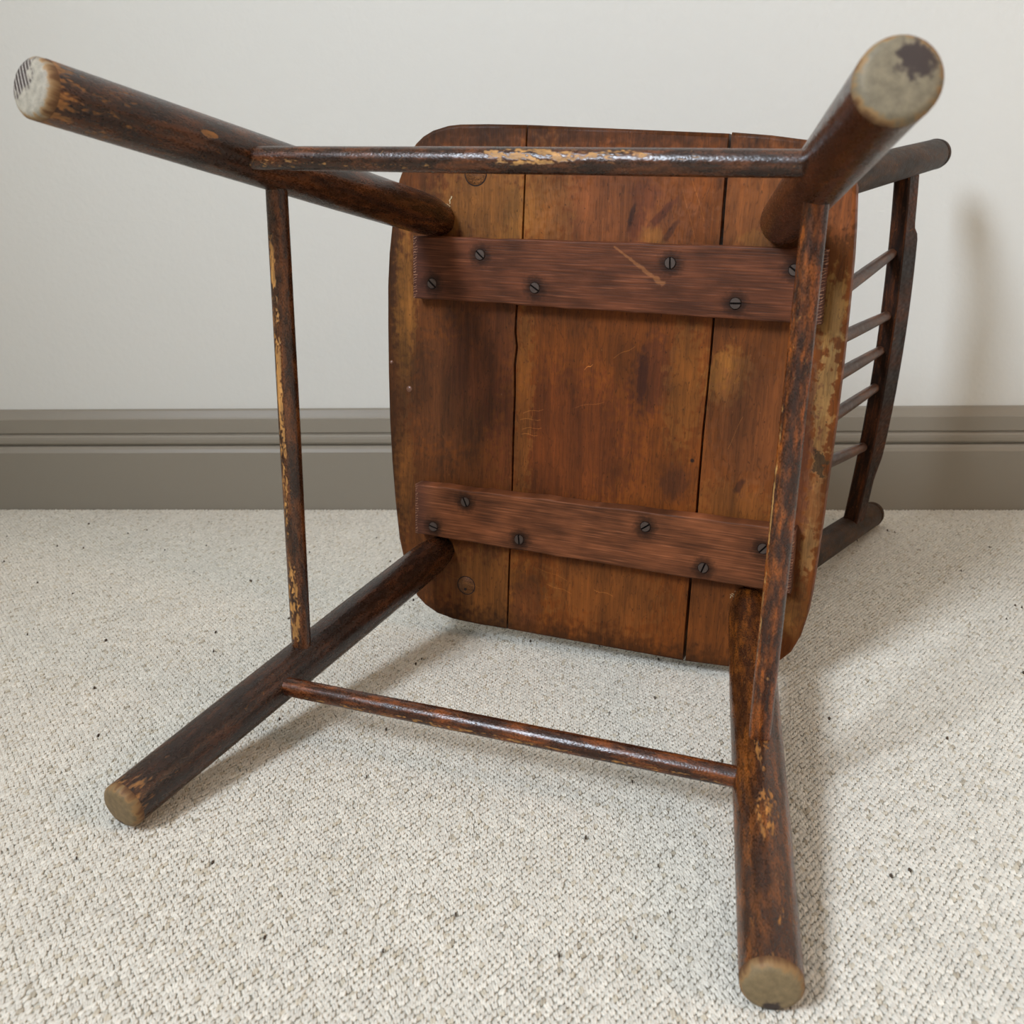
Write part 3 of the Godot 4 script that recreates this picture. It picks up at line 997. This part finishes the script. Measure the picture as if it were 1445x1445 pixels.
func build_legs() -> void:
	var H := -0.3131
	# seat end, foot end, way that the seen side faces
	var legs := {
		"TL": [Vector3(0.1206, 0.125, 0), Vector3(0.1663, 0.1811, H), Vector3(-1.0, -0.25, 0)],
		"TR": [Vector3(-0.1195, 0.1286, 0), Vector3(-0.1947, 0.1773, H), Vector3(0.5, -0.8, 0)],
		"BL": [Vector3(0.1186, -0.1275, 0), Vector3(0.1608, -0.1868, H), Vector3(-0.75, 0.65, 0)],
		"BR": [Vector3(-0.1245, -0.1278, 0), Vector3(-0.192, -0.1737, H), Vector3(-0.05, 1.0, 0)]}
	var dark := c8(36, 19, 9)
	var mid := c8(80, 44, 18)
	var worn := c8(160, 110, 58)
	var mats := {
		"TL": varnish(101, 256, 768, dark, mid, worn, 0.17, [[0.5, 0.93, 0.5, 0.10, 0.16], [0.56, 0.72, 0.022, 0.020, 1.0], [0.45, 0.84, 0.3, 0.1, 0.1]], 0.09),
		"TR": varnish(111, 256, 768, c8(40, 20, 10), c8(72, 36, 16), worn, 0.12, [[0.62, 0.80, 0.12, 0.05, 0.14]], 0.05),
		"BL": varnish(121, 256, 768, c8(32, 17, 9), c8(64, 34, 16), worn, 0.15, [[0.55, 0.93, 0.3, 0.07, 0.18], [0.4, 0.72, 0.14, 0.12, 0.1]], 0.07),
		"BR": varnish(131, 256, 768, c8(52, 27, 11), c8(112, 62, 20), c8(176, 118, 54), 0.17, [[0.5, 0.72, 0.09, 0.08, 0.36], [0.42, 0.88, 0.12, 0.09, 0.24], [0.52, 0.35, 0.14, 0.3, 0.14], [0.5, 0.58, 0.07, 0.08, 0.2]], 0.05)}
	var tips := {"TL": [Vector2(0.66, 0.52), 0.40, true, c8(156, 148, 132)], "TR": [Vector2(-0.32, 0.42), 0.23, false, c8(122, 111, 90)], "BL": [Vector2(0.2, -0.9), 0.13, false, c8(124, 104, 74)], "BR": [Vector2(-0.1, -0.86), 0.2, false, c8(130, 112, 82)]}
	for k in legs:
		var p: Array = legs[k]
		var dir: Vector3 = (p[1] - p[0]).normalized()
		var length: float = (p[1] - p[0]).length()
		var start: Vector3 = p[0] - dir * 0.004
		var full := length + 0.004
		var r0 := 0.0144
		var r1 := 0.0136
		var prof := [Vector2(0.0, 0.0108), Vector2(0.005, 0.0112), Vector2(0.012, 0.0128), Vector2(0.020, 0.0139), Vector2(0.030, 0.0143), Vector2(0.12, 0.0145), Vector2(0.22, 0.0141), Vector2(full - 0.006, r1)]
		for q in prof.size():
			prof[q].y = minf(prof[q].y, r0 + 0.0002)
		var lg := put("leg", turned(at(start.x, start.y, start.z), at(p[1].x, p[1].y, p[1].z), prof, p[2], 40, 0.006), mats[k], chair)
		var s0 := full - 0.006
		var tp := turned(at(start.x, start.y, start.z), at(p[1].x, p[1].y, p[1].z),
			[Vector2(s0, r1), Vector2(full - 0.0026, r1 - 0.0001), Vector2(full - 0.0015, r1 - 0.0008), Vector2(full - 0.0003, r1 - 0.0022), Vector2(full, r1 - 0.0034), Vector2(full + 0.0002, r1 * 0.5), Vector2(full + 0.0002, 0.0001)], p[2], 40, 0.006, false)
		# planar coordinates for the end face
		var arr := tp.surface_get_arrays(0)
		var vv: PackedVector3Array = arr[Mesh.ARRAY_VERTEX]
		var uu: PackedVector2Array = arr[Mesh.ARRAY_TEX_UV]
		var refv: Vector3 = p[2]
		var e1: Vector3 = (refv - dir * refv.dot(dir)).normalized()
		var e2 := dir.cross(e1)
		var centre := at(p[1].x, p[1].y, p[1].z)
		for i in vv.size():
			var d := vv[i] - centre
			var along := d.dot(dir)
			var pl := Vector2(d.dot(e1), d.dot(e2))
			var rr := pl.length() / r1
			if along < -0.001:
				rr = 0.93 + 0.07 * clampf(-along / 0.006, 0.0, 1.0)
			uu[i] = Vector2(0.5, 0.5) + (pl.normalized() * minf(rr, 1.0) * 0.495 if pl.length() > 1e-6 else Vector2.ZERO)
		arr[Mesh.ARRAY_TEX_UV] = uu
		var am := ArrayMesh.new()
		am.add_surface_from_arrays(Mesh.PRIMITIVE_TRIANGLES, arr)
		put("leg_tip", am, tip_material(140 + rng.randi() % 50, Vector2(Vector3(tips[k][0].x, tips[k][0].y, 0).dot(e1), Vector3(tips[k][0].x, tips[k][0].y, 0).dot(e2)) * 0.5, tips[k][1], tips[k][2], tips[k][3]), lg, "pale worn end grain")
	# four stretchers: leg, share along it, leg, share along it, shift, radius
	var wornb := c8(190, 136, 70)
	var rails := [
		["TL", 0.6174, "TR", 0.6275, Vector3(0, -0.0022, 0), Vector3(0, 0, 0), 0.0063,
			varnish(151, 128, 1024, c8(36, 18, 9), c8(90, 48, 20), c8(186, 136, 72), 0.2, [[0.44, 0.56, 0.13, 0.11, 0.4], [0.42, 0.70, 0.10, 0.07, 0.3], [0.43, 0.80, 0.07, 0.03, 0.25], [0.58, 0.12, 0.08, 0.16, 0.24], [0.6, 0.32, 0.06, 0.10, 0.16], [0.56, 0.5, 0.05, 0.2, 0.1], [0.5, 0.985, 0.3, 0.025, 0.3]])],
		["BL", 0.6173, "BR", 0.6022, Vector3(0, 0.0018, 0), Vector3(0, 0, 0), 0.0062,
			varnish(161, 128, 1024, c8(46, 21, 9), c8(112, 58, 20), wornb, 0.17, [[0.56, 0.4, 0.06, 0.42, 0.34], [0.55, 0.85, 0.05, 0.15, 0.32], [0.40, 0.5, 0.04, 0.3, 0.16]])],
		["TL", 0.5246, "BL", 0.528, Vector3(-0.0002, 0, 0), Vector3(-0.0012, 0, 0), 0.0065,
			varnish(171, 128, 1024, c8(42, 22, 10), c8(94, 52, 20), wornb, 0.18, [[0.54, 0.3, 0.10, 0.2, 0.30], [0.54, 0.55, 0.10, 0.25, 0.34], [0.50, 0.86, 0.14, 0.12, 0.40], [0.54, 0.12, 0.08, 0.12, 0.26]])],
		["TR", 0.5206, "BR", 0.5325, Vector3(0.0012, 0, 0), Vector3(0.0003, 0, 0), 0.0062,
			varnish(181, 128, 1024, c8(46, 21, 10), c8(134, 70, 20), c8(196, 150, 86), 0.14, [[0.66, 0.45, 0.035, 0.16, 0.36], [0.66, 0.66, 0.035, 0.2, 0.36], [0.5, 0.82, 0.1, 0.07, 0.2], [0.42, 0.3, 0.06, 0.3, 0.1]])]]
	for r in rails:
		var la: Array = legs[r[0]]
		var lb: Array = legs[r[2]]
		var a: Vector3 = la[0].lerp(la[1], r[1]) + r[4]
		var b: Vector3 = lb[0].lerp(lb[1], r[3]) + r[5]
		if r[0].begins_with("T") and r[2] == "TR":
			b += r[4]
		elif r[2] == "BR" and r[0] == "BL":
			b += r[4]
		var L := a.distance_to(b)
		var R: float = r[6]
		var prof := []
		for k in 13:
			var s := k / 12.0
			prof.append(Vector2(s * L, R * (0.96 + 0.05 * sin(PI * s) + 0.008 * sin(17.0 * s))))
		put("stretcher", turned(at(a.x, a.y, a.z), at(b.x, b.y, b.z), prof, Vector3(0, 0, -1), 28, 0.008), r[7], chair)


func build_back() -> void:
	var posts := [
		[Vector3(-0.1046, 0.1425, 0.0), Vector3(-0.2024, 0.1949, 0.4441), Vector3(-0.5, -0.9, 0), 201, 0.0140],
		[Vector3(-0.1046, -0.1425, 0.0), Vector3(-0.1901, -0.1788, 0.4465), Vector3(-0.5, 0.9, 0), 211, 0.0135]]
	for p in posts:
		var a: Vector3 = p[0].lerp(p[1], 0.03)
		var b: Vector3 = p[1]
		var L := a.distance_to(b)
		var r: float = p[4]
		var prof := [Vector2(0, r * 0.86), Vector2(0.03, r * 0.97), Vector2(0.1, r), Vector2(0.3, r)]
		for q in [[0.0175, 1.0], [0.0165, 0.985], [0.0158, 0.86], [0.0148, 0.86], [0.0140, 1.0], [0.0120, 1.02], [0.0104, 1.0], [0.0098, 0.87], [0.0090, 0.87], [0.0082, 0.99], [0.0060, 0.985], [0.0040, 0.93], [0.0022, 0.83], [0.0008, 0.64], [0.0, 0.4], [-0.0002, 0.01]]:
			prof.append(Vector2(L - q[0], r * q[1]))
		put("back_post", turned(at(a.x, a.y, a.z), at(b.x, b.y, b.z), prof, p[2], 36, 0.004),
			varnish(p[3], 128, 768, c8(40, 27, 18), c8(70, 47, 29), c8(140, 92, 46), 0.10, [[0.5, 0.985, 0.5, 0.03, 0.3]], 0.0, 0.26), chair)
	# crest rail: a bowed board between the posts, its upper edge raised in the middle
	var cm := varnish(221, 128, 512, c8(32, 18, 10), c8(76, 40, 18), c8(164, 108, 60), 0.15, [[0.5, 0.1, 0.3, 0.1, 0.14]], 0.0, 0.3)
	var st := new_st()
	st.set_smooth_group(1)
	var n := 64
	var rows := []
	for i in n + 1:
		var s := float(i) / n
		var top := Vector3(-0.1762, 0.172, 0.331)
		var bot := Vector3(-0.1712, -0.163, 0.334)
		var c := top.lerp(bot, s)
		c.x -= 0.0068 * (1.0 - pow(2.0 * s - 1.0, 2.0))
		var pd := Vector3(-0.0978, 0.0524, 0.4441).lerp(Vector3(-0.0855, -0.0363, 0.4465), s)
		pd.y = 0.0
		pd = pd.normalized()
		var bk := Vector3(-pd.z, 0, pd.x)   # towards the back of the chair
		var y := c.y
		var hgt := 0.033 + 0.015 * (ss(0.127, 0.117, y) if y > 0 else ss(-0.124, -0.094, y)) + 0.004 * maxf(0.0, 1.0 - pow(y / 0.12, 2.0))
		var th := 0.0072
		var e := 0.0014
		var sec := []
		for q in [[-th + e, 0.0], [th - e, 0.0], [th, e], [th, hgt - e], [th - e, hgt], [-th + e, hgt], [-th, hgt - e], [-th, e]]:
			sec.append([c + bk * q[0] + pd * q[1], q[0], q[1]])
		rows.append(sec)
	for i in n:
		for k in 8:
			var j := (k + 1) % 8
			var q := [rows[i][k][0], rows[i][j][0], rows[i + 1][j][0], rows[i + 1][k][0]]
			var ctr: Vector3 = Vector3.ZERO
			for m in 8:
				ctr += rows[i][m][0] / 8.0
			st.set_smooth_group(k)
			var u0 := 0.3 + k * 0.06
			var u1 := 0.3 + (k + 1) * 0.06
			if k == 0:
				u0 = 0.35
				u1 = 0.65
			quad(st, q[0] + off, q[1] + off, q[2] + off, q[3] + off, (q[0] + q[1]) * 0.5 - ctr, Vector2(u0, float(i) / n), Vector2(u1, float(i) / n), Vector2(u1, float(i + 1) / n), Vector2(u0, float(i + 1) / n))
	for i in [0, n]:
		st.set_smooth_group(20)
		for k in range(1, 7):
			tri(st, [rows[i][0][0] + off, rows[i][k][0] + off, rows[i][k + 1][0] + off], [Vector2.ZERO, Vector2.ZERO, Vector2.ZERO], Vector3(0, 1 if i == 0 else -1, 0))
	put("crest_rail", done(st), cm, chair, "bowed top rail with a raised shaped edge")
	# five spindles from the seat to the rail
	var sp := varnish(231, 64, 512, c8(60, 38, 26), c8(98, 64, 44), c8(150, 106, 70), 0.1, [], 0.0, 0.15)
	var ends := [
		[Vector3(-0.1772, 0.1027, 0.338), 0.0690], [Vector3(-0.1800, 0.0456, 0.338), 0.0435], [Vector3(-0.1785, 0.0129, 0.338), 0.0146],
		[Vector3(-0.1782, -0.0230, 0.338), -0.0165], [Vector3(-0.1747, -0.0821, 0.338), -0.0420]]
	for e in ends:
		var a := Vector3(-0.138, e[1], 0.016)
		var b: Vector3 = e[0]
		var L := a.distance_to(b)
		var prof := []
		for k in 9:
			var s := k / 8.0
			prof.append(Vector2(s * L, 0.0044 + 0.0008 * sin(PI * s)))
		put("spindle", turned(at(a.x, a.y, a.z), at(b.x, b.y, b.z), prof, Vector3(0, 0, -1), 20, 0.006), sp, chair)
